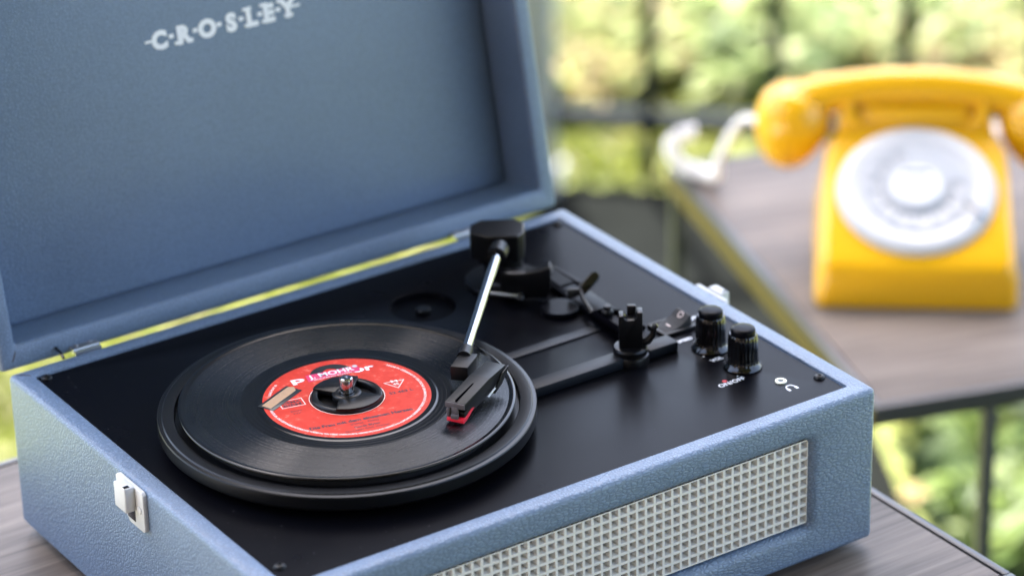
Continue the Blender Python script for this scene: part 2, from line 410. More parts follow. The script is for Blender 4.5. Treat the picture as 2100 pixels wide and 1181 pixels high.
# unseen wall behind the camera and roof, added to keep the tables in shade
vt = Vector((0.72, -0.694, 0)).normalized(); vn = Vector((-vt.y, vt.x, 0)); TV = frame((1541, 1807, 0), vt, vn, (0, 0, 1))
mb = MB(); mb.box((-5000, -5600, -760), (4000, -5300, 3590), 0, TV)
put('added_shade_wall', mb, M['wall'], kind='structure', smooth=0)
mb = MB(); mb.box((-1150, -5600, 3600), (4000, 20, 3720), 0, TV)
put('added_shade_roof', mb, mat('shade_roof_boards', (0.16, 0.15, 0.14), 0.7, noise=0.1, nscale=3), kind='structure', smooth=0)

mb = MB(); mb.prism([(-6000, -3500), (-330, -3500), (-330, 1200), (-6000, 1200)], -790, -746)  # unseen pale paving added at the left to bounce light onto the case
put('added_bounce_paving', mb, mat('pale_bounce_paving', (0.55, 0.51, 0.46), 0.8, noise=0.1, nscale=4), kind='structure', smooth=0)
# post and railing
tp = thing('post', 'pale grey upright post behind the open lid at the end of the dark railing', 'post', (1420, 1905, -750))
mb = MB(); T = Matrix.Translation((1420, 1905, 0)) @ Matrix.Rotation(R(-40), 4, 'Z')
mb.box((-38, -38, -745), (38, 38, 3598), 3, T)
put('shaft', mb, M['post'], tp)
mb = MB(); mb.box((-46, -46, -745), (46, 46, -733), 2, T); put('foot_plate', mb, M['post'], tp)
tr = thing('railing', 'dark garden railing with slim upright bars between the tables and the shrubs', 'railing', (1541, 1807, -750))
d45 = Vector((0.72, -0.694, 0)).normalized(); r0 = Vector((1541, 1807, 0))
mb = MB(); mb.tube([r0 + d45 * (-130) + Vector((0, 0, -660)), r0 + d45 * 1100 + Vector((0, 0, -660))], 15, 12); put('bottom_rail', mb, M['rail'], tr)
mb = MB(); mb.tube([r0 + d45 * (-130) + Vector((0, 0, 250)), r0 + d45 * 1100 + Vector((0, 0, 250))], 14, 12); put('top_rail', mb, M['rail'], tr)
b0 = None
for i in range(7):
    q = r0 + d45 * (157 * i)
    if b0 is None:
        mb = MB(); mb.tube([q + Vector((0, 0, -745)), q + Vector((0, 0, 240))], 9.5, 10); b0 = put('baluster', mb, M['rail'], tr, loc=(q.x, q.y, -750))
    else: dup(b0, *(d45 * 157 * i), tr)

# foliage -----------------------------------------------------------
def leaves(n, sampler, size, tilt=0.9):
    V = np.empty((n * 6, 3)); F = []
    rng = np.random.default_rng(int(n + size * 10))
    for i in range(n):
        c = np.array(sampler(rng)); L = size * rng.uniform(0.6, 1.4); W = L * rng.uniform(0.28, 0.5)
        a = rng.uniform(0, 6.283); t = rng.normal(0.2, tilt * 0.6)
        d = np.array([math.cos(a) * math.cos(t), math.sin(a) * math.cos(t), math.sin(t)])
        s = np.cross(d, [0, 0, 1.0]); s /= np.linalg.norm(s) + 1e-9
        rl = rng.normal(0, 0.5); nn = np.cross(s, d); s = s * math.cos(rl) + nn * math.sin(rl); nn = np.cross(s, d)
        V[i * 6:(i + 1) * 6] = [c - d * L / 2, c - d * L * 0.1 + s * W / 2 + nn * W * .12, c + d * L * .25 + s * W * .4 + nn * W * .1,
                                c + d * L / 2 - nn * L * .08, c + d * L * .25 - s * W * .4 + nn * W * .1, c - d * L * 0.1 - s * W / 2 + nn * W * .12]
        k = i * 6; F += [(k, k + 1, k + 2, k + 3), (k, k + 3, k + 4, k + 5)]
    V[:, 2] += 750; V *= S
    me = bpy.data.meshes.new('leaves'); me.from_pydata(V.tolist(), [], F); me.update(); return me
CD = Vector((math.sin(AZ), math.cos(AZ), 0)); CR = Vector((math.cos(AZ), -math.sin(AZ), 0))
clumps = [(random.uniform(-900, 1500), random.uniform(3480, 4700), random.uniform(90, 240), random.uniform(15, 95)) for _ in range(280)]
cam0 = Vector((-612, -1131, 0))
def bank(rng):
    u, v, r, h = clumps[rng.integers(len(clumps))]
    a = rng.normal(0, 1, 3); a /= np.linalg.norm(a); a *= r * rng.uniform(0.55, 1.05)
    q = cam0 + CR * (u + a[0]) + CD * (v + a[1] + 480)
    return (q.x, q.y, max(-735, -740 + h + a[2] * 0.28))
o = put('shrubbery', leaves(36000, bank, 46), M['leaf_pale'], smooth=0, kind='stuff', label='pale sunlit mass of shrubs behind the dark railing', cat='shrubs')
def blob(cx, cy, cz, r, rz):
    def f(rng):
        a = rng.normal(0, 1, 3); a /= np.linalg.norm(a); a *= rng.uniform(0.5, 1.0)
        return (cx + a[0] * r, cy + a[1] * r, max(-740, cz + a[2] * rz))
    return f
def shrub(name, label, cx, cy, r, h, n, size, leaf):
    t = thing(name, label, 'shrub', (cx, cy, -752))
    me = leaves(n, blob(cx, cy, -745 + h * .55, r, h * .55), size)
    for v in me.vertices: v.co -= t.location
    put('foliage', me, M[leaf], t, smooth=0)
    mb = MB()
    for k in range(6):
        a = k * 1.05; mb.tube([(cx, cy, -752), (cx + math.cos(a) * r * .3, cy + math.sin(a) * r * .3, -750 + h * .5), (cx + math.cos(a) * r * .6, cy + math.sin(a) * r * .6, -750 + h * .9)], [6, 4, 2], 6)
    put('stem', mb, M['board'], t)
    return t
shrub('peach_shrub', 'peach tinted shrub just right of the pale post', 1660, 2160, 190, 95, 900, 40, 'leaf_peach')
shrub('peach_shrub', 'peach tinted shrub behind the arched yellow handset', 2080, 1800, 170, 100, 800, 42, 'leaf_peach')
# low plants beyond / below the side table
cl2 = [(random.uniform(1180, 2100), random.uniform(700, 1430), random.uniform(60, 130)) for _ in range(60)]
def low(rng):
    while True:
        x, y, r = cl2[rng.integers(len(cl2))]
        a = rng.normal(0, 1, 3); a /= np.linalg.norm(a); a *= r * rng.uniform(0.5, 1.05)
        x += a[0]; y += a[1]
        if x > 1000 + (y - 500) * 0.546 + 25: return (x, y, max(-742, -700 + a[2] * 0.8))
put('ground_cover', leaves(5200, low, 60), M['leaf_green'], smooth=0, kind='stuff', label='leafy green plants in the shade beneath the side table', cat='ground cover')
tb = thing('blossom', 'single yellow orange blossom among green leaves under the side table', 'flower', (1125, 826, -640))
me = leaves(20, blob(1125, 826, -602, 9, 7), 17)
for v in me.vertices: v.co -= tb.location
put('petal_cluster', me, M['blossom'], tb, smooth=0)
mb = MB(); mb.tube([(1128, 828, -752), (1126, 827, -680), (1125, 826, -612)], 1.8, 6); put('stem', mb, M['leaf_green'], tb)
# grass blades in the sunlit strip of lawn seen through the hinge gap
def lawnpts(rng):
    v = rng.uniform(2950, 3980); u = rng.uniform(-900, 700)
    q = cam0 + CR * u + CD * v
    # keep the slate path free of grass
    lx = 600 + (q.y - 500) * (795 / 1350.0); rx = 1000 + (q.y - 500) * (650 / 1190.0)
    if lx - 25 < q.x < rx + 25 and q.y < 3300 - q.x + 30: return lawnpts(rng)
    return (q.x, q.y, -744 + rng.uniform(0, 10))
put('grass', leaves(9000, lawnpts, 34, 1.6), M['grassblade'], smooth=0, kind='stuff', label='bright sunlit grass seen through the gap under the lid', cat='grass')

# ================================================================== TABLES
def side_table(label, org, e1, e2, w, d, ztop, thick, legs, legw, olive=False, lip=5.0):
    e1 = Vector((*e1, 0)).normalized(); e2 = Vector((-e1.y, e1.x, 0))
    if e2.dot(Vector((*e2, ))) < 0: e2 = -e2
    T = frame((org[0], org[1], ztop), e1, e2, (0, 0, 1))
    t = thing('side_table', label, 'table', (org[0], org[1], -750), 'small wood topped metal tables')
    ang = math.atan2(e1.y, e1.x)
    # the top, its own local axes so the grain runs along e1
    me = bpy.data.meshes.new('tabletop'); bm = bmesh.new(); bmesh.ops.create_cube(bm, size=1)
    for v in bm.verts: v.co = Vector(((w / 2 + v.co.x * (w - 2 * lip - 2)) * S, (d / 2 + v.co.y * (d - 2 * lip - 2)) * S, (-4.4 + v.co.z * 8) * S))
    bmesh.ops.bevel(bm, geom=bm.edges[:], offset=0.0005, segments=2, affect='EDGES'); bm.to_mesh(me); bm.free()
    o = put('tabletop', me, M['wood'], t); o.location = (0, 0, (ztop + 750) * S); o.rotation_euler = (0, 0, ang)
    def bar(name, a, b, m, bev=0.8):
        q = MB(); q.box(a, b, bev, T); return put(name, q, m, t)
    zb = -thick
    bar('frame_rail', (0, 0, zb), (w, lip, 0), M['frame']); bar('frame_rail', (0, d - lip, zb), (w, d, 0), M['frame'])
    bar('frame_rail', (0, lip + .02, zb), (lip, d - lip - .02, 0), M['frame']); bar('frame_rail', (w - lip, lip + .02, zb), (w, d - lip - .02, 0), M['frame'])
    if olive: bar('reflection_band', (-1.5, 1, zb - 6), (-0.1, d - 1, -5), M['olive'], 0.3)  # strip painted as the foliage reflection on the frame's side
    for (a, b) in legs:
        bar('leg', (a - legw / 2, b - legw / 2, -750 - ztop), (a + legw / 2, b + legw / 2, zb + .3), M['frame'], 1.2)
    return t
side_table('wood topped black metal table the record player stands on', (-190, -70), (1, 0), (0, 1), 596, 436, -5, 16, [(8, 8), (588, 8), (8, 428), (588, 428)], 12)
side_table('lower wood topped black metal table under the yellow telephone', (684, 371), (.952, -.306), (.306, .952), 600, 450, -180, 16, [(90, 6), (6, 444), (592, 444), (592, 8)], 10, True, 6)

# ================================================================== RECORD PLAYER
W, D, H = 364.7, 288.6, 90.5
ZP = 89.4
rp = thing('record_player', 'open pale blue leather suitcase record player with black top panel', 'record player', (W / 2, D / 2, 0))
T_RIM = 11.2
mb = MB(); mb.box((0, 0, 0), (W, D, H), 3.2, seg=4)
# speaker window with soft wrapped edges in the front
gx0, gx1, gz0, gz1 = 43.5, 321.2, 20.5, 72.6
loops = []
for k in range(7):
    a = R(90 * k / 6); off = 6.0 * (1 - math.sin(a)); dep = 6.0 * (1 - math.cos(a))
    loops.append([(x, dep, z) for x, z in rrect(gx0 - off, gz0 - off, gx1 + off, gz1 + off, 3 + off, 6)])
loops.append([(x, 9.5, z) for x, z in rrect(gx0, gz0, gx1, gz1, 3, 6)])
cut_open(mb.bm, 1, -1, [loops])
tl = [[(x, y, z) for x, y in rrect(T_RIM - o_, T_RIM - o_, W - T_RIM + o_, D - T_RIM + o_, 1.2 + o_, 4)] for o_, z in ((1.0, H), (0.3, H - 0.3), (0, H - 1.0), (0, H - 5))]
cut_open(mb.bm, 2, 1, [tl])
# leather: front face gets the creased grain
o = put('case', mb, [M['leather'], M['leather_front']], rp, smooth=40)
for p in o.data.polygons:
    if p.normal.y < -0.2 and p.center.y < (-D / 2 + 10) * S: p.material_index = 1
mb = MB(); mb.tube([(11.4, D - 11.6, H - .7), (9.0, D - 8.2, H - .02), (5.5, D - 4.6, H), (3.2, D - 4.0, H - .3), (1.2, D - 4.6, H - 2.0)], [.15, .3, .34, .4, .3], 6); put('case_seam', mb, M['board'], rp)
# grille
mb = MB(); pitch = 5.55; y_f, y_b = 3.6, 7.4
nx = int((gx1 - gx0) / pitch) + 1; nz = 9
x_s = gx1 - nx * pitch + 0.8; z_s = gz0 + 1.6
for i in range(nx):
    for j in range(nz):
        x0, z0 = x_s + i * pitch, z_s + j * pitch
        oo = [(x0, z0), (x0 + pitch, z0), (x0 + pitch, z0 + pitch), (x0, z0 + pitch)]
        f1 = [(x0 + .72, z0 + .72), (x0 + pitch - .72, z0 + .72), (x0 + pitch - .72, z0 + pitch - .72), (x0 + .72, z0 + pitch - .72)]
        f2 = [(x0 + 1.45, z0 + 1.45), (x0 + pitch - 1.45, z0 + 1.45), (x0 + pitch - 1.45, z0 + pitch - 1.45), (x0 + 1.45, z0 + pitch - 1.45)]
        lv = [[mb.bm.verts.new((x, y_f, z)) for x, z in oo], [mb.bm.verts.new((x, y_f, z)) for x, z in f1], [mb.bm.verts.new((x, y_b, z)) for x, z in f2]]
        for A, B in zip(lv, lv[1:]):
            for k in range(4): mb.bm.faces.new([A[k], B[k], B[(k + 1) % 4], A[(k + 1) % 4]])
bmesh.ops.remove_doubles(mb.bm, verts=mb.bm.verts[:], dist=0.02)
bmesh.ops.recalc_face_normals(mb.bm, faces=mb.bm.faces[:])
gr = put('speaker_grille', mb, M['grille'], rp, smooth=0)
mb = MB(); mb.box((gx0 - 1, 8.6, gz0 - 1), (gx1 + 1, 9.4, gz1 + 1)); put('speaker_cloth', mb, M['cloth'], rp)

# top panel with the adapter well
WELL = (226, 227); WR = 18.6
mb = MB(); pi = T_RIM + 0.7
mb.box((pi, pi, ZP - 4), (W - pi, D - pi, ZP), 0.25, seg=1)
circ = lambda r, z: [(WELL[0] + r * math.cos(2 * math.pi * k / 48), WELL[1] + r * math.sin(2 * math.pi * k / 48), z) for k in range(48)]
cut_open(mb.bm, 2, 1, [[circ(WR + .8, ZP), circ(WR + .2, ZP - .25), circ(WR, ZP - .9), circ(WR, ZP - 11), circ(0.5, ZP - 11.05)]])
o = put('top_panel', mb, [M['panel'], M['board']], rp)
for p in o.data.polygons:
    if abs(p.normal.z) < 0.3 and (abs(p.center.x) > (W / 2 - pi - .5) * S or abs(p.center.y) > (D / 2 - pi - .5) * S): p.material_index = 1
mb = MB(); mb.lathe([(4.2, ZP - 11), (4.2, ZP - 1.6), (3.6, ZP - 1.0), (0, ZP - 1.0)], (*WELL, 0), 32); put('adapter_post', mb, M['blackplastic'], rp)

# corner screws
def screw_mb(x, y):
    q = MB(); q.lathe([(3.2, ZP), (3.2, ZP + .4), (2.8, ZP + 1.1), (2.0, ZP + 1.6), (1.0, ZP + 1.8), (0.8, ZP + 1.2), (0, ZP + 1.2)], (x, y, 0), 24)
    return q
sc0 = put('screw', screw_mb(349, 28.5), M['satin'], rp, loc=(349, 28.5, ZP))
for x, y in ((17.5, 28.5), (349, 272), (16, 273.5)): dup(sc0, x - 349, y - 28.5, 0, rp)

# platter -----------------------------------------------------------
cx, cy = 118.8, 131.3
pl = MB(); pl.lathe([(88, 94.2), (97.0, 94.2), (97.9, 94.9), (98.3, 95.8), (98.3, 101.6), (97.9, 102.2), (96.1, 102.4), (95.8, 102.7), (95.4, 103.0), (90.2, 103.0), (89.6, 102.8), (89.3, 102.3), (89.0, 99.6), (60, 99.6), (0, 99.6)], (cx, cy, 0), 200)
pt = put('platter', pl, M['platter'], rp, smooth=22)
mb = MB(); mb.lathe([(82, 99.6), (82, 103.6), (81, 104.2), (0, 104.2)], (cx, cy, 0), 120); put('platter_mat', mb, M['mat'], pt)
mb = MB(); mb.lathe([(30, ZP), (30, 99)], (cx, cy, 0), 48, caps=False); put('platter_hub', mb, M['satin'], rp)
mb = MB(); mb.lathe([(3.55, 99), (3.55, 116.6), (3.3, 117.4), (2.7, 117.9), (1.2, 118.0), (1.0, 117.3), (0, 117.3)], (cx, cy, 0), 32)
sp = put('spindle', mb, M['steel'], rp)

# hinges --------------------------------------------------------------
for hx in (49, 297):
    mb = MB(); mb.tube([(hx - 8, 292.2, 90.6), (hx + 8, 292.2, 90.6)], 1.5, 12)
    mb.box((hx - 8, 288.7, 86), (hx + 8, 289.6, 90.9), 0.2); mb.box((hx - 8, 292.0, 91.2), (hx + 8, 297.5, 92.0), 0.2)
    for d_ in (-4, 4): mb.lathe([(1.1, 0), (0.9, .4), (0, .5)], (hx + d_, 295, 92.0), 12)
    put('hinge', mb, M['brush'], rp)
mb = MB(); mb.tube([(33, 287, 91), (33, 291, 93), (33, 296, 93.6)], 0.9, 8); put('stay_pin', mb, M['glossblack'], rp)

# lid ------------------------------------------------------------------
LA = R(11.81); dd = Vector((0, math.sin(LA), math.cos(LA))); nn = Vector((0, -math.cos(LA), math.sin(LA)))
TL = frame((0, 295.6, 91.0), (1, 0, 0), dd, nn)      # local: x across, y up the lid, z towards the viewer (rim plane z = 0)
LH = D
mb = MB(); t = bmesh.new(); bmesh.ops.create_cube(t, size=1)
for v in t.verts: v.co = Vector((W / 2 + v.co.x * (W + 1.6), LH / 2 - 1.4 + v.co.y * (LH + 3.0), -23 + v.co.z * 46))
bmesh.ops.bevel(t, geom=t.edges[:], offset=3.4, segments=4, profile=0.5, affect='EDGES')
mb.join(t)
wi = 10.6
loops = [[(x, y, z) for x, y in rrect(wi - o_, wi - o_, W - wi + o_, LH - wi + o_, 1.5 + o_, 4)] for o_, z in ((2.0, 0), (1.2, -.35), (.5, -1.0), (0.1, -2.0), (0, -3.2), (0, -38), (-20, -38), (-100, -38), (-135, -38))]
cut_open(mb.bm, 2, 1, [loops])
bmesh.ops.transform(mb.bm, matrix=TL, verts=mb.bm.verts)
lid = put('lid', mb, M['leather_fine'], rp, smooth=40)
mb = MB(); mb.box((wi + 1.0, wi + 1.0, -38.2), (W - wi - 1.0, LH - wi - 1.0, -35.6), 1.1, TL, seg=3)
put('lid_lining', mb, M['leather_fine'], lid, smooth=40)
mb = MB(); mb.tube([TL @ Vector(q) for q in ((10.2, 10.4, -0.7), (9.2, 6.0, .02), (7.4, 2.4, .0), (4.4, -0.2, -1.2), (1.8, -1.3, -3.0))], [.12, .3, .34, .4, .3], 6); put('lid_seam', mb, M['board'], lid)
# raised lettering with the line that runs through it
mb = MB(); chars = 'CROSLEY'; xs_ = [142.0 + 83.0 * f for f in (0, .183, .367, .554, .712, .848, 1.0)]
for ch, xx in zip(chars, xs_):
    t = text_bm(ch, 13.4, 0.85, 'CENTER')
    e = bmesh.ops.extrude_face_region(t, geom=t.faces[:])
    for v in [v for v in e['geom'] if isinstance(v, bmesh.types.BMVert)]: v.co.z += 0.5
    mb.join(t, TL @ Matrix.Translation((xx, 141.6, -35.65)))
def slab_foot(x, y, w): mb.box((x - w, y - .6, -35.64), (x + w, y + 1.3, -35.16), 0, TL)
for xx, feet in ((xs_[1], ((-3.4, 0, 2.6), (3.6, 0, 2.0))), (xs_[4], ((-2.2, 9.3, 2.8), (-2.6, 0, 2.4))), (xs_[5], ((-2.6, 0, 2.4), (-2.6, 9.3, 2.4))), (xs_[6], ((0, 0, 2.8), (-4.0, 9.3, 2.4), (4.0, 9.3, 2.4)))):
    for dx, dy, w_ in feet: slab_foot(xx + dx, 141.8 + dy, w_)
for x0, x1 in zip(xs_, xs_[1:]):
    m_ = (x0 + x1) / 2; mb.box((m_ - 1.5, 145.6, -35.62), (m_ + 1.5, 147.9, -35.2), 0, TL)
mb.box((xs_[0] - 9.0, 145.9, -35.62), (xs_[0] - 3, 147.3, -35.2), 0, TL); mb.box((xs_[6] + 2, 145.9, -35.62), (xs_[6] + 8.0, 147.3, -35.2), 0, TL)
put('lid_lettering', mb, M['white_print'], lid, smooth=0)

# latches ---------------------------------------------------------------
def latch(side):
    # local: x outwards from the case side, y along the side, z up
    if side < 0: T = frame((0, 0, 0), (-1, 0, 0), (0, 1, 0), (0, 0, 1))
    else: T = frame((W, 0, 0), (1, 0, 0), (0, 1, 0), (0, 0, 1))
    q = MB()
    q.prism([(130.5, 68), (132.2, 66.5), (147, 66.5), (150.5, 70), (150.5, 82), (158, 82), (159.5, 83.5), (159.5, 88.2), (158, 89.6), (132.2, 89.6), (130.5, 88)], 0.05, 2.6,
            T @ Matrix(((0, 0, 1, 0), (1, 0, 0, 0), (0, 1, 0, 0), (0, 0, 0, 1))), bev=0.5)
    l = put('latch', q, M['cream'], rp)
    q = MB(); q.box((2.7, 138.2, 76.6), (8.6, 150.2, 90.6), 0.8, T, seg=3); put('latch_lever', q, M['cream'], l)
    q = MB(); q.box((2.62, 140, 69.5), (2.9, 148, 76.5), 0.05, T); q.box((5.0, 138.9, 90.3), (8, 141.5, 90.75), 0.1, T); put('lever_slot', q, M['glossblack'], l)
    q = MB(); q.lathe([(2.2, 0), (2.2, .35), (1.6, .75), (0, .85)], (0, 0, 0), 20, T @ Matrix.Translation((2.6, 134.6, 78.5)) @ Matrix.Rotation(R(90), 4, 'Y')); put('rivet', q, M['cream'], l)
    return l
latch(-1); latch(1)

# raised strips on the panel
mb = MB(); mb.box((214, 98.6, ZP), (272, 109.2, ZP + 5.6), 0.6); mb.box((289, 98.6, ZP), (308, 109.2, ZP + 5.6), 0.6); mb.box((271, 100, ZP), (290, 108, ZP + 5.0), 0.4)
put('raised_bar', mb, M['strip'], rp)
mb = MB(); mb.box((214, 142.8, ZP), (289, 150.4, ZP + 0.8), 0.35); put('raised_strip', mb, M['strip'], rp)

# arm rest -------------------------------------------------------------
ax, ay = 280, 104
mb = MB(); mb.lathe([(10.3, ZP), (10.3, 93), (9.8, 94.2), (9.1, 94.6), (9.1, 95.2), (9.4, 97.6), (8.8, 98.6), (7.4, 98.9), (0, 98.9)], (ax, ay, 0), 40)
ar = put('arm_rest', mb, M['blackplastic'], rp)
TA = frame((ax, ay, 0), (math.cos(R(-33)), math.sin(R(-33)), 0), (-math.sin(R(-33)), math.cos(R(-33)), 0), (0, 0, 1))
mb = MB()
prof = [(-6.2, 98.5), (6.4, 98.5), (6.4, 119.8), (3.6, 119.8), (3.4, 116.8), (1.8, 115.4), (-1.8, 115.2), (-3.6, 116.5), (-3.8, 118), (-6.2, 118)]
TX = TA @ Matrix(((1, 0, 0, 0), (0, 0, 1, 0), (0, 1, 0, 0), (0, 0, 0, 1)))
mb.prism(prof, -3.6, 3.6, TX, bev=0.35)
put('rest_cradle', mb, M['blackplastic'], ar)
mb = MB(); mb.box((-1.5, 3.7, 110), (3.2, 6.5, 120.5), 0.5, TA); put('rest_clip', mb, M['blackplastic'], ar)
mb = MB(); mb.tube([TA @ Vector(q) for q in [(5, 0, 100), (9.5, 0, 101.5), (12.2, 0, 105), (12.6, 0, 109), (14.5, 0, 110.5)]], [2.6, 2.2, 1.8, 1.6, 1.2], 12); put('rest_hook', mb, M['blackplastic'], ar)

# mechanism plinth beside the arm ----------------------------------------
mb = MB(); mb.prism([(289.5, 112), (304.5, 112), (311, 226), (296, 226)], ZP, 93.2, bev=0.5)
mp_ = put('mechanism_plate', mb, M['panel'], rp)
mb = MB()
for k in range(9): mb.box((297.5 + k * .12, 196 + k * 2.1, 93.2), (307 + k * .12, 197.1 + k * 2.1, 94.0))
mb.box((308.3, 192, 93.2), (309.6, 217, 94.4))
put('plate_rib', mb, M['strip'], mp_)
mb = MB(); mb.tube([(291, 155, 94.5), (290.5, 140, 94.5), (290.5, 121, 94.5)], 2.2, 8); mb.tube([(291, 155, 94.4), (301, 155, 94.2), (304, 148, 94.2), (303.5, 124, 94.2)], 1.3, 8)
put('slot_frame', mb, M['flat'], mp_)
mb = MB(); mb.lathe([(3.4, 93.2), (3.4, 96), (2.2, 97), (2.0, 99), (0, 99.3)], (298, 150.5, 0), 20); put('stud', mb, M['satin'], mp_)
mb = MB(); mb.lathe([(10.6, ZP), (10.6, 92.4), (10.1, 93.0), (0, 93.0)], (283.5, 175.5, 0), 48); put('round_boss', mb, M['panel'], rp)
# cue lever
mb = MB(); mb.tube([(290.5, 154, 94.8), (291.5, 160, 96.5), (294, 168, 97.6), (297.6, 175.5, 98.4)], [1.7, 1.6, 1.3, 1.3], 10)
mb.tube([(291.8, 179.3, 97), (294.5, 177.5, 97.4), (297.6, 175.5, 98.2)], [3.0, 2.8, 2.0], 10)
cl = put('cue_lever', mb, M['satin'], rp)
ld = (Vector((307.8, 175.9, 104)) - Vector((297.6, 175.5, 97.6))).normalized(); lw = Vector((0.5, -0.75, -0.43)); lw = (lw - ld * lw.dot(ld)).normalized()
TLv = frame((297.2, 175.5, 97.4), ld, lw, ld.cross(lw))
mb = MB(); mb.prism([(0, -1.2), (2, -2.9), (13, -2.9), (15, -1.4), (15, 1.4), (13, 2.9), (2, 2.9), (0, 1.2)], -1.3, 1.3, TLv, bev=0.5); put('lever_paddle', mb, M['glossblack'], cl)

# tonearm ----------------------------------------------------------------
px_, py_ = 280, 226
mb = MB(); mb.lathe([(22, ZP), (22, 91.5), (21.2, 92.4), (12, 92.6), (11.2, 93.5), (11.0, 108), (0, 108)], (px_, py_, 0), 64)
ta = put('tonearm', mb, M['blackplastic'], rp)
adir = Vector((-0.666, -0.746, 0)).normalized(); aside = Vector((-adir.y, adir.x, 0))   # aside points to the viewer's right
TT = frame((px_, py_, 0), adir, aside, (0, 0, 1))
def at(a, s, z): return TT @ Vector((a, s, z))
mb = MB(); mb.tube([at(20, 0, 117.5), at(146, 0, 117.3)], 2.75, 24); put('arm_tube', mb, M['steel'], ta)
cr3 = Vector((.835, -.55, 0)).normalized(); cf3 = Vector((-cr3.y, cr3.x, 0))
TQ = frame((px_ - 2.6, py_ + 1.8, 0), cr3, cf3, (0, 0, 1))
mb = MB(); mb.prism([(-15.5, -3), (-5, -10), (11.5, -10), (15, -5), (15.5, 8), (10, 14), (-9, 14), (-15.5, 7)], 106, 122.3, TQ, bev=0.9)
mb.prism([(-11, -6), (10, -6), (10, 11), (-11, 11)], 104, 108.2, TQ, bev=0.5); put('pivot_housing', mb, M['blackplastic'], ta, smooth=14)
mb = MB(); mb.tube([at(14, 0, 116.5), at(25, 0, 117.4)], [5.6, 5.0], 24); put('arm_collar', mb, M['satin'], ta)
# bracket with the swept-up end
TB = frame((276, 198, 0), cr3, (0, 0, 1), cr3.cross(Vector((0, 0, 1))))
mb = MB(); mb.prism([(-14, 92), (12, 92), (14, 97), (14.2, 110.6), (12.8, 110.4), (7, 108.6), (0, 107.4), (-8, 107.6), (-14, 108.4)], -7, 2, TB, bev=0.5); put('arm_bracket', mb, M['blackplastic'], ta)
mb = MB(); mb.tube([(259, 208, 95.4), (270.5, 196.5, 94.6)], [1.2, 1.2], 12); mb.lathe([(1.9, 0), (1.9, 2.4), (0, 2.4)], (271, 196, 93.4), 14); put('link_rod', mb, M['brush'], ta)
# connector block at the arm's end
mb = MB(); mb.tube([at(140, 0, 117.2), at(149, 0, 117.0)], [3.7, 3.9], 24); cb = put('arm_socket', mb, M['satin'], ta)
TC = frame((182.0, 113.2, 0), Vector((-0.74, -0.67, 0)).normalized(), Vector((0.67, -0.74, 0)).normalized(), (0, 0, 1))
mb = MB(); mb.prism([(-3, -4.0), (-3, 4.6), (1, 4.7), (13.5, 3.4), (13.5, -5.8), (2, -5.0)], 110.5, 118.6, TC, bev=0.3); put('connector_block', mb, M['satin'], ta)
# headshell: axis from its front at (148.4, 74) to the back at (189.6, 98.1)
hx_ = (Vector((189.6, 98.1, 0)) - Vector((148.4, 74.0, 0))); hl = hx_.length; hx_.normalize(); hs = Vector((hx_.y, -hx_.x, 0))   # hs: viewer's right side
TH = frame((148.4, 74.0, 0), hx_, hs, (0, 0, 1)); hw = 5.6
mb = MB()
side_prof = [(0, 118.0), (29, 119.3), (hl, 118.4), (hl, 113.5), (30, 111), (16, 110), (0.0, 114.6)]
TXH = TH @ Matrix(((1, 0, 0, 0), (0, 0, 1, 0), (0, 1, 0, 0), (0, 0, 0, 1)))
mb.prism(side_prof, -hw, hw, TXH, bev=0.3)
hsx = put('headshell', mb, M['satin'], ta)
mb = MB(); mb.box((1.0, -0.35, 118.0), (21, 0.35, 119.12), 0.05, TH); put('headshell_slot', mb, M['flat'], ta)
mb = MB(); mb.box((-0.35, -hw + .1, 114.9), (0.1, hw - .1, 117.8), 0.1, TH); mb.box((-0.6, -1.9, 111.2), (0.3, 1.9, 115.6), 0.2, TH); mb.box((-1.6, -2.0, 109.3), (0.4, 2.0, 111.6), 0.3, TH)
mb.box((-0.9, -4.6, 109.8), (3, -2.9, 114.6), 0.3, TH)
put('headshell_front', mb, mat('worn_grey_plastic', (0.10, 0.085, 0.09), 0.5, noise=0.35, nscale=900), ta)
mb = MB(); mb.box((1.2, -4.4, 109.0), (26, 4.6, 112.6), 0.5, TH); put('cartridge', mb, M['blackplastic'], ta)
mb = MB(); mb.prism([(-1.2, 107.6), (0.0, 106.9), (3.5, 107.1), (12.5, 110.6), (19.5, 112.6), (16.5, 113.6), (8.5, 111.3), (3.5, 109.9), (-0.8, 109.6)], -4.5, 4.9, TXH, bev=0.3); put('stylus_guard', mb, M['red_guard'], ta)
mb = MB(); mb.tube([TH @ Vector((2.5, 0.2, 107.2)), TH @ Vector((1.6, 0.2, 106.25))], [0.5, 0.15], 8); put('stylus', mb, M['brush'], ta)
mb = MB(); mb.prism([(hl + 1.5, 117.6), (hl - 1, 114.5), (hl - 7, 110.8), (hl - 15, 108.9), (hl - 16.5, 109.6), (hl - 13, 112), (hl - 6, 116.6)], hw + .2, hw + 1.2, TXH, bev=0.15); put('finger_lift', mb, M['satin'], ta)
for k in range(3):
    mb = MB(); mb.tube([TH @ Vector((25 + k * 1.7, hw + .8, 110.6 + k * .2)), TH @ Vector((28.6 + k * 1.7, hw + 1.5, 112.2 + k * .2))], 0.45, 8); put('signal_wire', mb, M['white_print'], ta)

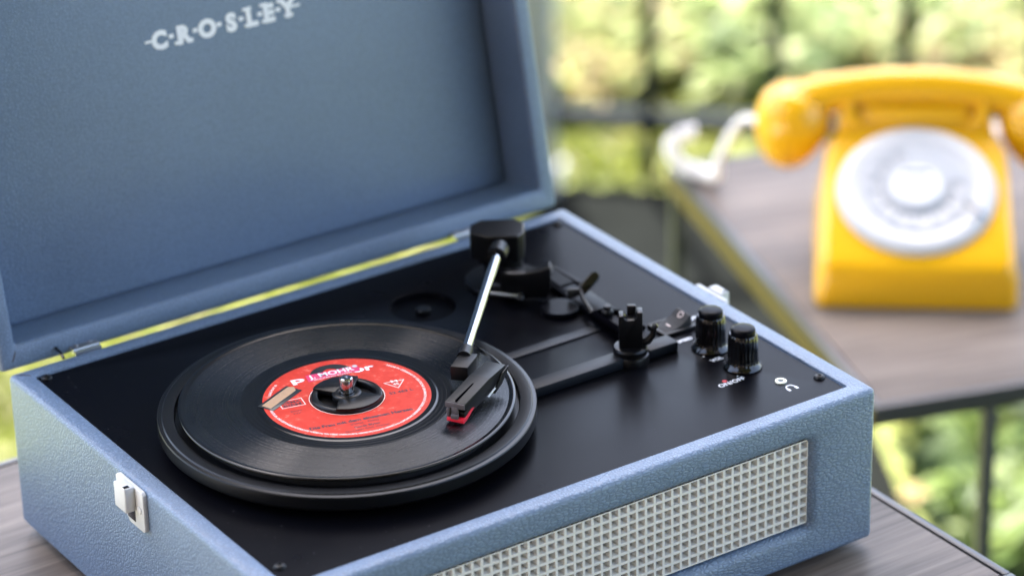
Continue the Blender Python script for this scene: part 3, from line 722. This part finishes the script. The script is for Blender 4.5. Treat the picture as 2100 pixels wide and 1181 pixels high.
# controls -------------------------------------------------------------
# rocker switch
TS = frame((322.2, 123.6, 0), Vector((0.93, -0.36, 0)).normalized() * 1.0, Vector((0.36, 0.93, 0)).normalized(), (0, 0, 1))
TS = frame((321.6, 122.6, 0), (1, 0, 0), (0, 1, 0), (0, 0, 1))
mb = MB()
for a, b in (((-11, -8.5, ZP), (11, -6.4, 91.6)), ((-11, 6.4, ZP), (11, 8.5, 91.6)), ((-11, -6.4, ZP), (-9, 6.4, 91.6)), ((9, -6.4, ZP), (11, 6.4, 91.6))): mb.box(a, b, 0.35, TS)
sw = put('rocker_switch', mb, M['satin'], rp)
mb = MB(); TXS = TS @ Matrix(((1, 0, 0, 0), (0, 0, 1, 0), (0, 1, 0, 0), (0, 0, 0, 1)))
mb.prism([(-8.8, 90), (8.8, 90), (8.8, 97.2), (7.6, 97.0), (4, 94.2), (0, 92.4), (-4.5, 91.4), (-8.8, 91.0)], -6.2, 6.2, TXS, bev=0.25); put('rocker', mb, M['mat'], sw)
mb = MB(); t = bmesh.new()
ring = lambda r: [t.verts.new((r * math.cos(k * math.pi / 12), r * math.sin(k * math.pi / 12), 0)) for k in range(24)]
A, B = ring(2.0), ring(1.5)
for k in range(24): t.faces.new([A[k], A[(k + 1) % 24], B[(k + 1) % 24], B[k]])
sl_ = math.atan2(97.0 - 94.2, 3.6)
mb.join(t, TS @ Matrix.Translation((5.9, 0, 95.95)) @ Matrix.Rotation(-sl_, 4, 'Y'))
t = bmesh.new(); t.faces.new([t.verts.new(q) for q in ((-.35, -1.8, 0), (.35, -1.8, 0), (.35, 1.8, 0), (-.35, 1.8, 0))]); mb.join(t, TS @ Matrix.Translation((-2.6, 0, 91.98)) @ Matrix.Rotation(-.2, 4, 'Y'))
put('switch_marking', mb, M['pale_print'], sw, smooth=0)

def knob(x, y):
    t = bmesh.new(); NS = 120; rings = []
    prof = [(10.4, ZP), (10.6, ZP + .8), (10.2, ZP + 1.6), (9.0, ZP + 2.6), (8.5, ZP + 3.6), (8.3, ZP + 6), (8.0, 106.5), (7.8, 108.4), (7.2, 109.3), (6.9, 109.3)]
    for i, (r, z) in enumerate(prof):
        fl = 0.045 if 3 < i < 8 else 0
        rings.append([t.verts.new((r * (1 - fl * (0.5 - 0.5 * math.cos(18 * 2 * math.pi * k / NS)) ** 3) * math.cos(2 * math.pi * k / NS), r * (1 - fl * (0.5 - 0.5 * math.cos(18 * 2 * math.pi * k / NS)) ** 3) * math.sin(2 * math.pi * k / NS), z)) for k in range(NS)])
    for A, B in zip(rings, rings[1:]):
        for k in range(NS): t.faces.new([A[k], A[(k + 1) % NS], B[(k + 1) % NS], B[k]])
    t.faces.new(rings[-1])
    bmesh.ops.recalc_face_normals(t, faces=t.faces[:])
    q = MB(); q.join(t, Matrix.Translation((x, y, 0)))
    k_ = put('control_knob', q, M['glossblack'], rp, loc=(x, y, ZP), smooth=35)
    q = MB(); q.lathe([(6.7, 109.3), (6.7, 111.6), (6.3, 112.2), (4, 112.6), (0, 112.7)], (x, y, 0), 48)
    put('knob_cap', q, M['panel'], k_, smooth=50)
    return k_
k1 = knob(324.0, 91.0); dup(k1, 0.6, -27.6, 0, rp)
# socket
mb = MB(); mb.lathe([(3.2, ZP), (3.2, ZP + .5), (2.9, ZP + .8), (1.9, ZP + .8), (1.7, ZP + .3), (1.5, ZP + .3)], (329.8, 37.2, 0), 32, caps=False)
js = put('headphone_socket', mb, mat('pale_brass', (0.62, 0.62, 0.50), 0.4, metal=0.5), rp)
mb = MB(); mb.lathe([(0, ZP + .35), (2, ZP + .35)], (329.8, 37.2, 0), 24, caps=False); put('socket_hole', mb, M['glossblack'], js)
# printing on the panel
def print_text(name, s, x, y, size, m, weight=0.06, ang=0.0, z=ZP + .06, parent=None, align='CENTER', spacing=1.0, xs=1.0):
    t = text_bm(s, size, weight, align, spacing, xs)
    q = MB(); q.join(t, Matrix.Translation((x, y, z)) @ Matrix.Rotation(ang, 4, 'Z'))
    return put(name, q, m, parent or rp, smooth=0)
print_text('panel_print', 'ON/OFF', 308.6, 50.6, 4.7, M['white_print'], 0.06)
print_text('panel_print', 'VOL', 318.5, 76.8, 4.0, M['white_print'], 0.1)
print_text('panel_print', 'SPEED', 318.5, 105.6, 3.6, M['white_print'], 0.1)
print_text('panel_print', 'BT', 338.5, 124.0, 4.2, M['white_print'], 0.1)
print_text('panel_print', '-', 314.5, 84.0, 4.2, M['white_print'], 0.1)
print_text('panel_print', '-', 315.3, 55.0, 4.0, M['white_print'], 0.1)
mb = MB(); mb.lathe([(0, ZP + .3), (1.1, ZP + .25), (1.4, ZP + .05)], (306.2, 55.2, 0), 20, caps=False); put('red_light', mb, M['dot'], rp)
mb = MB(); t = bmesh.new(); N_ = 24
A = [t.verts.new((2.8 * math.cos(R(-35 + 250 * k / N_)), 2.8 * math.sin(R(-35 + 250 * k / N_)), 0)) for k in range(N_ + 1)]
B = [t.verts.new((2.15 * math.cos(R(-35 + 250 * k / N_)), 2.15 * math.sin(R(-35 + 250 * k / N_)), 0)) for k in range(N_ + 1)]
for k in range(N_): t.faces.new([A[k], A[k + 1], B[k + 1], B[k]])
mb.join(t, Matrix.Translation((330.0, 28.9, ZP + .06)))
for s_ in (-1, 1):
    mb.box((330.0 + s_ * 2.5 - .7, 26.0, ZP + .05), (330.0 + s_ * 2.5 + .7, 28.6, ZP + .1))
put('headphone_symbol', mb, M['white_print'], rp, smooth=0)

# ================================================================== RECORD
ZR = 106.25
rec = thing('vinyl_record', 'small black record with a coral red paper label on the platter', 'record', (cx, cy, 104.2))
def disc(prof, n=220):
    q = MB(); q.lathe(prof, (cx, cy, 0), n, caps=False); return q
put('playing_surface', disc([(83.8, ZR - .25)] + [(r, ZR - .25) for r in (80, 72, 64, 57.5)] + [(55.0, ZR - .25)]), M['groove'], rec, loc=(cx, cy, ZR), smooth=30)
put('outer_rim', disc([(60, 104.45), (84, 104.5), (86.3, 104.8), (87.2, 105.3), (87.4, 105.9), (87.1, 106.35), (86.3, 106.6), (85.3, 106.5), (84.4, 106.1), (83.8, ZR - .25)]), M['vinyl'], rec, smooth=60)
prof = [(55.0, ZR - .25)]
for r in (53.6, 51.2, 48.8):
    prof += [(r + .45, ZR - .25), (r + .2, ZR - .21), (r - .2, ZR - .21), (r - .45, ZR - .25)]
prof += [(47.2, ZR - .25), (46.6, ZR - .02), (45.9, ZR + .08), (45.2, ZR - .02), (44.5, ZR - .12), (43.6, ZR - .05)]
put('run_out_band', disc(prof), M['vinyl'], rec, smooth=60)
LBL = put('label', disc([(43.7, ZR - .05), (43.55, ZR + .04), (43.2, ZR + .06), (30, ZR + .06), (19.9, ZR + .06), (19.6, ZR), (19.5, ZR - 1.6)]), M['label'], rec)
mb = MB(); mb.lathe([(19.75, ZR + .1), (19.35, ZR + .12), (19.3, ZR - .6)], (cx, cy, 0), 90, caps=False); put('label_hole_edge', mb, M['pale_print'], rec)
LROT = R(-12.65); TLb = Matrix.Translation((cx, cy, ZR)) @ Matrix.Rotation(LROT, 4, 'Z')
def lt(name, s, x, y, w_target, size, m, weight, z=0.12, xs=None, ang=0.0):
    t = text_bm(s, size, weight)
    a, b = width(t); k = w_target / (b - a)
    for v in t.verts: v.co.x = (v.co.x - a) * k
    q = MB(); q.join(t, TLb @ Matrix.Translation((x, y, z)) @ Matrix.Rotation(ang, 4, 'Z')); return put(name, q, m, LBL, smooth=0)
lt('printed_title', 'Die Frau mit dem einsamen Herzen', -28.7, -27.0, 55.3, 3.8, M['dark_print'], 0.15)
lt('printed_line', '(Gietz - Feltz)', -8.0, -30.2, 15.0, 2.3, M['dark_print'], 0.02)
lt('printed_line', 'Gerda Blyter', -7.3, -34.0, 14.0, 2.7, M['dark_print'], 0.07)
lt('printed_line', 'Orchester Erich Werner', -12.9, -37.0, 23.6, 2.3, M['dark_print'], 0.01)
lt('printed_number', '52 463 L', 21.3, -6.6, 13.0, 3.4, M['dark_print'], 0.09)
lt('printed_line', 'Bietto', -31.8, -4.6, 6.0, 2.0, M['dark_print'], 0.01)
lt('printed_line', '2\'32"', -31.4, -7.4, 4.6, 2.0, M['dark_print'], 0.01)
lt('printed_rights_mark', 'GEMA', -33.4, 5.0, 10.0, 3.2, M['dark_print'], 0.08)
lt('printed_rights_mark', 'BIEM', -33.4, 2.0, 9.6, 3.2, M['dark_print'], 0.08)
def outline(name, pts, w, z=.12, m='pale_print'):
    q = MB(); n = len(pts)
    for i in range(n):
        a, b = Vector((*pts[i], 0)), Vector((*pts[(i + 1) % n], 0)); d = (b - a).normalized(); s = Vector((-d.y, d.x, 0)) * w / 2
        a = a - d * w / 2; b = b + d * w / 2; zz = Vector((0, 0, z + .004 * i))
        q.poly([TLb @ (a - s + zz), TLb @ (b - s + zz), TLb @ (b + s + zz), TLb @ (a + s + zz)])
    return put(name, q, M[m], LBL, smooth=0)
outline('printed_box', [(-34.6, 1.0), (-22.2, 1.0), (-22.2, 8.6), (-34.6, 8.6)], 0.45)
outline('printed_triangle', [(22.7, 6.7), (33.5, 6.7), (27.9, -1.0)], 0.45)
q = MB(); q.poly([TLb @ Vector(p_) for p_ in ((26.2, 5.2, .13), (30.2, 5.2, .13), (30.2, 8.4, .13), (26.2, 8.4, .13))]); put('triangle_gap', q, M['label'], LBL, smooth=0)
lt('printed_letter', 'M', 26.4, 5.5, 3.6, 3.6, M['pale_print'], 0.12, .16)
lt('printed_letter', '45', 26.4, 2.5, 3.4, 3.0, M['pale_print'], 0.10, .16)
# the label's own name, mostly under the shop sticker, and its half-disc emblem
lt('printed_name', 'p', -21.4, 25.6, 7.2, 8.0, M['white_print'], 0.22)
lt('printed_name', 'or', 11.5, 24.4, 12.6, 8.6, M['white_print'], 0.22)
q = MB(); t = bmesh.new(); N_ = 40; ecx, ecy = 1.2, 28.9
A = [t.verts.new((ecx + 11.4 * math.cos(math.pi * k / N_), ecy + 9.9 * math.sin(math.pi * k / N_), .10)) for k in range(N_ + 1)]
B = [t.verts.new((ecx + 4.6 * math.cos(math.pi * k / N_), ecy + 5.2 * math.sin(math.pi * k / N_), .10)) for k in range(N_ + 1)]
for k in range(N_): t.faces.new([A[k], A[k + 1], B[k + 1], B[k]])
q.join(t, TLb); put('printed_emblem', q, M['tape'], LBL, smooth=0)
# shop sticker
q = MB(); q.poly([TLb @ Vector(p_) for p_ in ((-13.0, 23.6, .2), (15.2, 25.4, .2), (16.8, 28.4, .2), (15.8, 31.6, .2), (-12.6, 31.2, .2))]); st = put('shop_sticker', q, M['sticker'], rec, smooth=0)
def st_text(s, x, y, w, size, weight, m):
    t = text_bm(s, size, weight); a, b = width(t)
    for v in t.verts: v.co.x = (v.co.x - a) * w / (b - a)
    q = MB(); q.join(t, TLb @ Matrix.Translation((x, y, .26)) @ Matrix.Rotation(R(2), 4, 'Z')); put('sticker_print', q, m, st, smooth=0)
st_text('J. MOHR', -11.6, 26.5, 25.2, 6.0, 0.12, M['white_print'])
st_text('BOLZANO-BOZEN', -9.6, 24.1, 21.0, 1.9, 0.02, M['pale_print'])
q = MB(); q.lathe([(1.4, 0), (0, .05)], (0, 0, 0), 20, TLb @ Matrix.Translation((14.8, 31.2, .28)), caps=False); put('sticker_curl', q, M['cream'], st)
# tan paper tab with black tape
ta0 = TLb @ Matrix.Translation((-33, 12.4, 0)) @ Matrix.Rotation(R(38), 4, 'Z')
q = MB(); q.box((-12.6, -5.4, .16), (13.4, 4.6, .34), 0.05, ta0); tb_ = put('tape_strip', q, M['tape'], rec)
q = MB(); q.prism([(-11.6, -2.9), (11.4, -2.9), (14.2, 0.2), (12.2, 2.9), (-11.2, 2.9)], .36, .5, ta0); put('paper_tab', q, M['tan'], tb_)
# rim text, bent round the label
def ring_text(s, a_start, a_end, radius, size, weight):
    t = text_bm(s, size, weight); a, b = width(t)
    for v in t.verts:
        f = (v.co.x - a) / (b - a); th = R(a_start + (a_end - a_start) * f); r = radius + v.co.y * (1 if a_end < a_start else -1)
        v.co = Vector((r * math.cos(th), r * math.sin(th), .12))
    q = MB(); q.join(t, TLb); return put('printed_rim_text', q, M['pale_print'], LBL, smooth=0)
ring_text('MADE IN GERMANY BY DEUTSCHE GRAMMOPHON GESELLSCHAFT', 40, -52, 39.8, 1.9, 0.06)
ring_text('ALLE HERSTELLER- UND LEISTUNGSSCHUTZRECHTE VORBEHALTEN KEINE UNERLAUBTE VERVIELFÄLTIGUNG VERMIETUNG AUFFÜHRUNG SENDUNG', 172, 318, 41.3, 1.9, 0.06)
ring_text('LONG PLAY 45', 155, 137, 39.8, 1.9, 0.06)

# dust and lint lying on the deck and on the disc
def dust(n, f, z, parent, name, m):
    q = MB(); rng = random.Random(n)
    for _ in range(n):
        x, y = f(rng); r = rng.choice((.10, .12, .15, .2)); a = rng.uniform(0, 3.14); l = r * rng.choice((1, 1, 1.4, 2.6))
        c_, s_ = math.cos(a), math.sin(a); zz = z + rng.uniform(.01, .06)
        q.poly([(x + c_ * l - s_ * r, y + s_ * l + c_ * r, zz), (x - c_ * l - s_ * r, y - s_ * l + c_ * r, zz + .05), (x - c_ * l + s_ * r, y - s_ * l - c_ * r, zz), (x + c_ * l + s_ * r, y + s_ * l - c_ * r, zz + .05)])
    return put(name, q, m, parent, smooth=0, kind='stuff')
def deck_pt(rng):
    while True:
        x, y = rng.uniform(14, 350), rng.uniform(14, 274)
        if math.hypot(x - cx, y - cy) > 100 and rng.random() < (1.0 if x < 120 else .3): return x, y
M['dust'] = mat('dust', (0.06, 0.06, 0.065), 0.9)
dust(170, deck_pt, ZP, rp, 'dust', M['dust'])
def disc_pt(rng):
    r, a = rng.uniform(47, 84), rng.uniform(0, 6.283); return cx + r * math.cos(a), cy + r * math.sin(a)
dust(70, disc_pt, ZR - .24, rec, 'dust', M['dust'])

# centre adapter --------------------------------------------------------
ad = thing('record_adapter', 'round black plastic centre adapter pressed into the hole of the record', 'adapter', (cx, cy, 104.2))
mb = MB(); mb.lathe([(18.9, 104.5), (18.9, 106.8), (18.5, 107.9), (17.7, 108.4), (15.8, 108.4), (15.1, 107.8), (14.9, 104.6)], (cx, cy, 0), 90, caps=False)
put('adapter_ring', mb, M['blackplastic'], ad, smooth=50)
def sector(a0, a1, r, z0, z1):
    pts = [(6.0 * math.cos(R(a1 + 20)), 6.0 * math.sin(R(a1 + 20))), (6.0 * math.cos(R(a0 - 20)), 6.0 * math.sin(R(a0 - 20)))]
    n = 16
    pts += [(r * math.cos(R(a0 + (a1 - a0) * k / n)), r * math.sin(R(a0 + (a1 - a0) * k / n))) for k in range(n + 1)]
    return pts
for a0, a1, zt in ((40, 131, 109.4), (-139, -42, 109.1)):
    mb = MB(); mb.prism(sector(a0, a1, 18.6, 0, 0), 106.6, zt, Matrix.Translation((cx, cy, 0)), bev=0.45); put('adapter_plate', mb, M['blackplastic'], ad)
mb = MB(); mb.lathe([(7.8, 106), (7.8, 108.7), (7.3, 109.3), (4.6, 109.5), (3.9, 109.2), (3.75, 106)], (cx, cy, 0), 48, caps=False); put('adapter_hub', mb, M['blackplastic'], ad, smooth=50)
mb = MB(); mb.lathe([(3.7, 104.6), (15, 104.6)], (cx, cy, 0), 48, caps=False); put('adapter_web', mb, M['blackplastic'], ad)

# ================================================================== TELEPHONE
phn = thing('rotary_telephone', 'glossy yellow rotary dial telephone with white dial on the lower table', 'telephone', (811, 475, -180))
u_ = Vector((.78, -.625, 0)).normalized(); v_ = Vector((-u_.y, u_.x, 0))
TP = frame((811, 475, -179.6), u_, v_, (0, 0, 1))
# body: stations along depth, each a rounded trapezoid
mb = MB(); t = bmesh.new()
st_ = [(-2.5, 64, 62, 1, 5), (-2, 68, 66, 0, 28), (-0.5, 71.5, 69.5, 0, 32), (2.5, 74, 71.3, 0, 35), (8, 75.5, 71.8, 0, 39), (40, 75.5, 71, 0, 56), (80, 75.5, 70, 0, 77), (100, 75.5, 68.5, 0, 87.5), (110, 75.5, 64, 0, 93), (119, 75.5, 58, 0, 96.5), (126, 75, 59.5, 0, 96), (150, 73, 58, 0, 88), (180, 70, 60, 0, 62), (198, 66, 60, 0, 34), (203, 62, 58, 0, 8)]
rows = []
for y, wb, wt, z0, z1 in st_:
    r = min(7.0, (z1 - z0) * .3); pts = []
    pts += [(-wb, z0), (-wb, z0 + min(30, (z1 - z0) * .45))]
    for k in range(6): a = R(180 - 18 * k); pts.append((-wt + r + r * math.cos(a), z1 - r + r * math.sin(a)))
    pts += [(-wt * .5, z1), (0, z1), (wt * .5, z1)]
    for k in range(6): a = R(90 - 18 * k); pts.append((wt - r + r * math.cos(a), z1 - r + r * math.sin(a)))
    pts += [(wb, z0 + min(30, (z1 - z0) * .45)), (wb, z0)]
    rows.append([t.verts.new((x, y, z)) for x, z in pts])
for A, B in zip(rows, rows[1:]):
    n = len(A)
    for k in range(n): t.faces.new([A[k], A[(k + 1) % n], B[(k + 1) % n], B[k]])
t.faces.new(rows[0]); t.faces.new(rows[-1]); bmesh.ops.recalc_face_normals(t, faces=t.faces[:])
mb.join(t, TP); put('phone_body', mb, M['yellow'], phn, smooth=50)
mb = MB(); mb.box((-70, 6, -0.3), (70, 195, 0.3), 0, TP); put('phone_base', mb, M['frame'], phn)
mb = MB(); mb.box((-41, 116, 70), (41, 148, 112), 4, TP, seg=4); put('cradle_bridge', mb, M['yellow'], phn, smooth=60)
# cradle horns
for sx in (-1, 1):
    mb = MB(); TXP = TP @ Matrix(((1, 0, 0, 0), (0, 0, 1, 0), (0, 1, 0, 0), (0, 0, 0, 1)))
    mb.prism([(sx * 44, 90), (sx * 60, 88), (sx * 58, 100), (sx * 54, 116), (sx * 49, 117), (sx * 46, 108), (sx * 38, 99), (sx * 36, 92)], 112, 150, TXP, bev=2.0); put('cradle_horn', mb, M['yellow'], phn)
# handset
hc = (0, 132, 125)
mb = MB(); pts = []; rs = []
for k in range(25):
    f = -1 + 2 * k / 24; x = f * 100; z = 124 - 19 * abs(f) ** 2.2 - (0 if abs(f) < .8 else (abs(f) - .8) * 40)
    pts.append(TP @ Vector((x, 132, z))); rs.append(14.0 + 7 * abs(f) ** 4)
mb.tube(pts, rs, 24); hsn = put('handset', mb, M['yellow'], phn, smooth=60)
for sx in (-1, 1):
    mb = MB(); Tq = TP @ Matrix.Translation((sx * 94, 132, 92)) @ Matrix.Rotation(R(-sx * 12), 4, 'Y') @ Matrix.Rotation(R(8), 4, 'X')
    mb.lathe([(0, 31), (12, 30), (21, 26), (27, 17.5), (29, 8), (28.6, -2), (26.8, -11), (22.8, -20), (18.5, -28), (15, -32), (11, -33.5), (0, -34)], (0, 0, 0), 48, Tq)
    put('handset_cup', mb, M['yellow'], hsn, smooth=60)
# dial
sl2 = math.atan2(21, 40); yd, zd = 60, 66.9
TDl = TP @ Matrix.Translation((0, yd, zd)) @ Matrix.Rotation(sl2, 4, 'X')
mb = MB(); mb.lathe([(60, -6), (60, 2.0), (59, 4.0), (56, 5.6), (51, 6.0), (46, 5.0), (42, 4.0), (0, 4.0)], (0, 0, 0), 96, TDl); dl = put('dial_bezel', mb, M['dialwhite'], phn, smooth=50)
# finger wheel: ring sectors with ten open holes
t = bmesh.new(); Rw, rh, rc = 40.0, 6.6, 30.5
bmesh.ops.create_circle(t, segments=72, radius=Rw)
edges = t.edges[:]
for k in range(10):
    a = R(118 + 27 * k); cxx, cyy = rc * math.cos(a), rc * math.sin(a)
    vs = [t.verts.new((cxx + rh * math.cos(R(20 * j)), cyy + rh * math.sin(R(20 * j)), 0)) for j in range(18)]
    edges += [t.edges.new((vs[j], vs[(j + 1) % 18])) for j in range(18)]
bmesh.ops.triangle_fill(t, use_beauty=True, edges=edges, normal=(0, 0, 1))
e = bmesh.ops.extrude_face_region(t, geom=t.faces[:])
for v in [g for g in e['geom'] if isinstance(g, bmesh.types.BMVert)]: v.co.z += 1.0
bmesh.ops.recalc_face_normals(t, faces=t.faces[:])
mb = MB(); mb.join(t, TDl @ Matrix.Translation((0, 0, 4.6))); put('finger_wheel', mb, M['clear'], dl, smooth=0)
mb = MB(); mb.lathe([(18.5, 4.2), (18.5, 8.6), (17.6, 9.4), (0, 9.4)], (0, 0, 0), 48, TDl); put('dial_centre', mb, M['capwhite'], dl)
q = MB()
for k in range(10):
    a = R(118 + 27 * k); s = '1234567890'[k]
    tt = text_bm(s, 6.5, 0.15, 'CENTER'); q.join(tt, TDl @ Matrix.Translation((26.5 * math.cos(a), 26.5 * math.sin(a) - 2.6, 4.1)))
put('dial_numbers', q, M['dgrey'], dl, smooth=0)
q = MB(); q.box((-10, 9.5, 9.45), (10, 13.5, 9.55), 0, TDl); put('dial_card_print', q, M['dgrey'], dl)
q = MB(); q.tube([TDl @ Vector((50, -27, 5)), TDl @ Vector((44, -24, 10.5)), TDl @ Vector((35, -19, 11))], [2.2, 1.8, 1.3], 10); put('finger_stop', q, M['steel'], dl)
# coiled cord from the left cup down onto the table corner
ctrl = [(806, 655, -92), (812, 684, -98), (810, 700, -115), (815, 722, -146), (826, 742, -171), (824, 762, -173), (818, 776, -171), (812, 782, -158), (815, 778, -146), (828, 770, -142)]
cp = [Vector(c) for c in ctrl]
def cr_pt(i, f):
    a, b, c, d = cp[max(i - 1, 0)], cp[i], cp[i + 1], cp[min(i + 2, len(cp) - 1)]
    return 0.5 * ((2 * b) + (c - a) * f + (2 * a - 5 * b + 4 * c - d) * f * f + (3 * b - a - 3 * c + d) * f ** 3)
path = [cr_pt(i, k / 8) for i in range(len(cp) - 1) for k in range(8)] + [cp[-1]]
L_ = [0]
for a, b in zip(path, path[1:]): L_.append(L_[-1] + (b - a).length)
hel = []; turns = L_[-1] / 4.2; ns = int(turns * 12); uu = None
for k in range(ns + 1):
    s = L_[-1] * k / ns; i = min(max([j for j in range(len(L_)) if L_[j] <= s]), len(path) - 2)
    f = (s - L_[i]) / max(1e-6, L_[i + 1] - L_[i]); p_ = path[i].lerp(path[i + 1], f); d = (path[i + 1] - path[i]).normalized()
    uu = d.orthogonal().normalized() if uu is None else (uu - d * uu.dot(d)).normalized(); ww = d.cross(uu); th = 2 * math.pi * turns * k / ns
    hel.append(p_ + (uu * math.cos(th) + ww * math.sin(th)) * (2.3 + 3.2 * min(1, max(0, (k / ns - .45) / .2))))
mb = MB(); mb.tube(hel, 1.45, 6); put('coiled_cord', mb, M['cord'], phn, smooth=60)
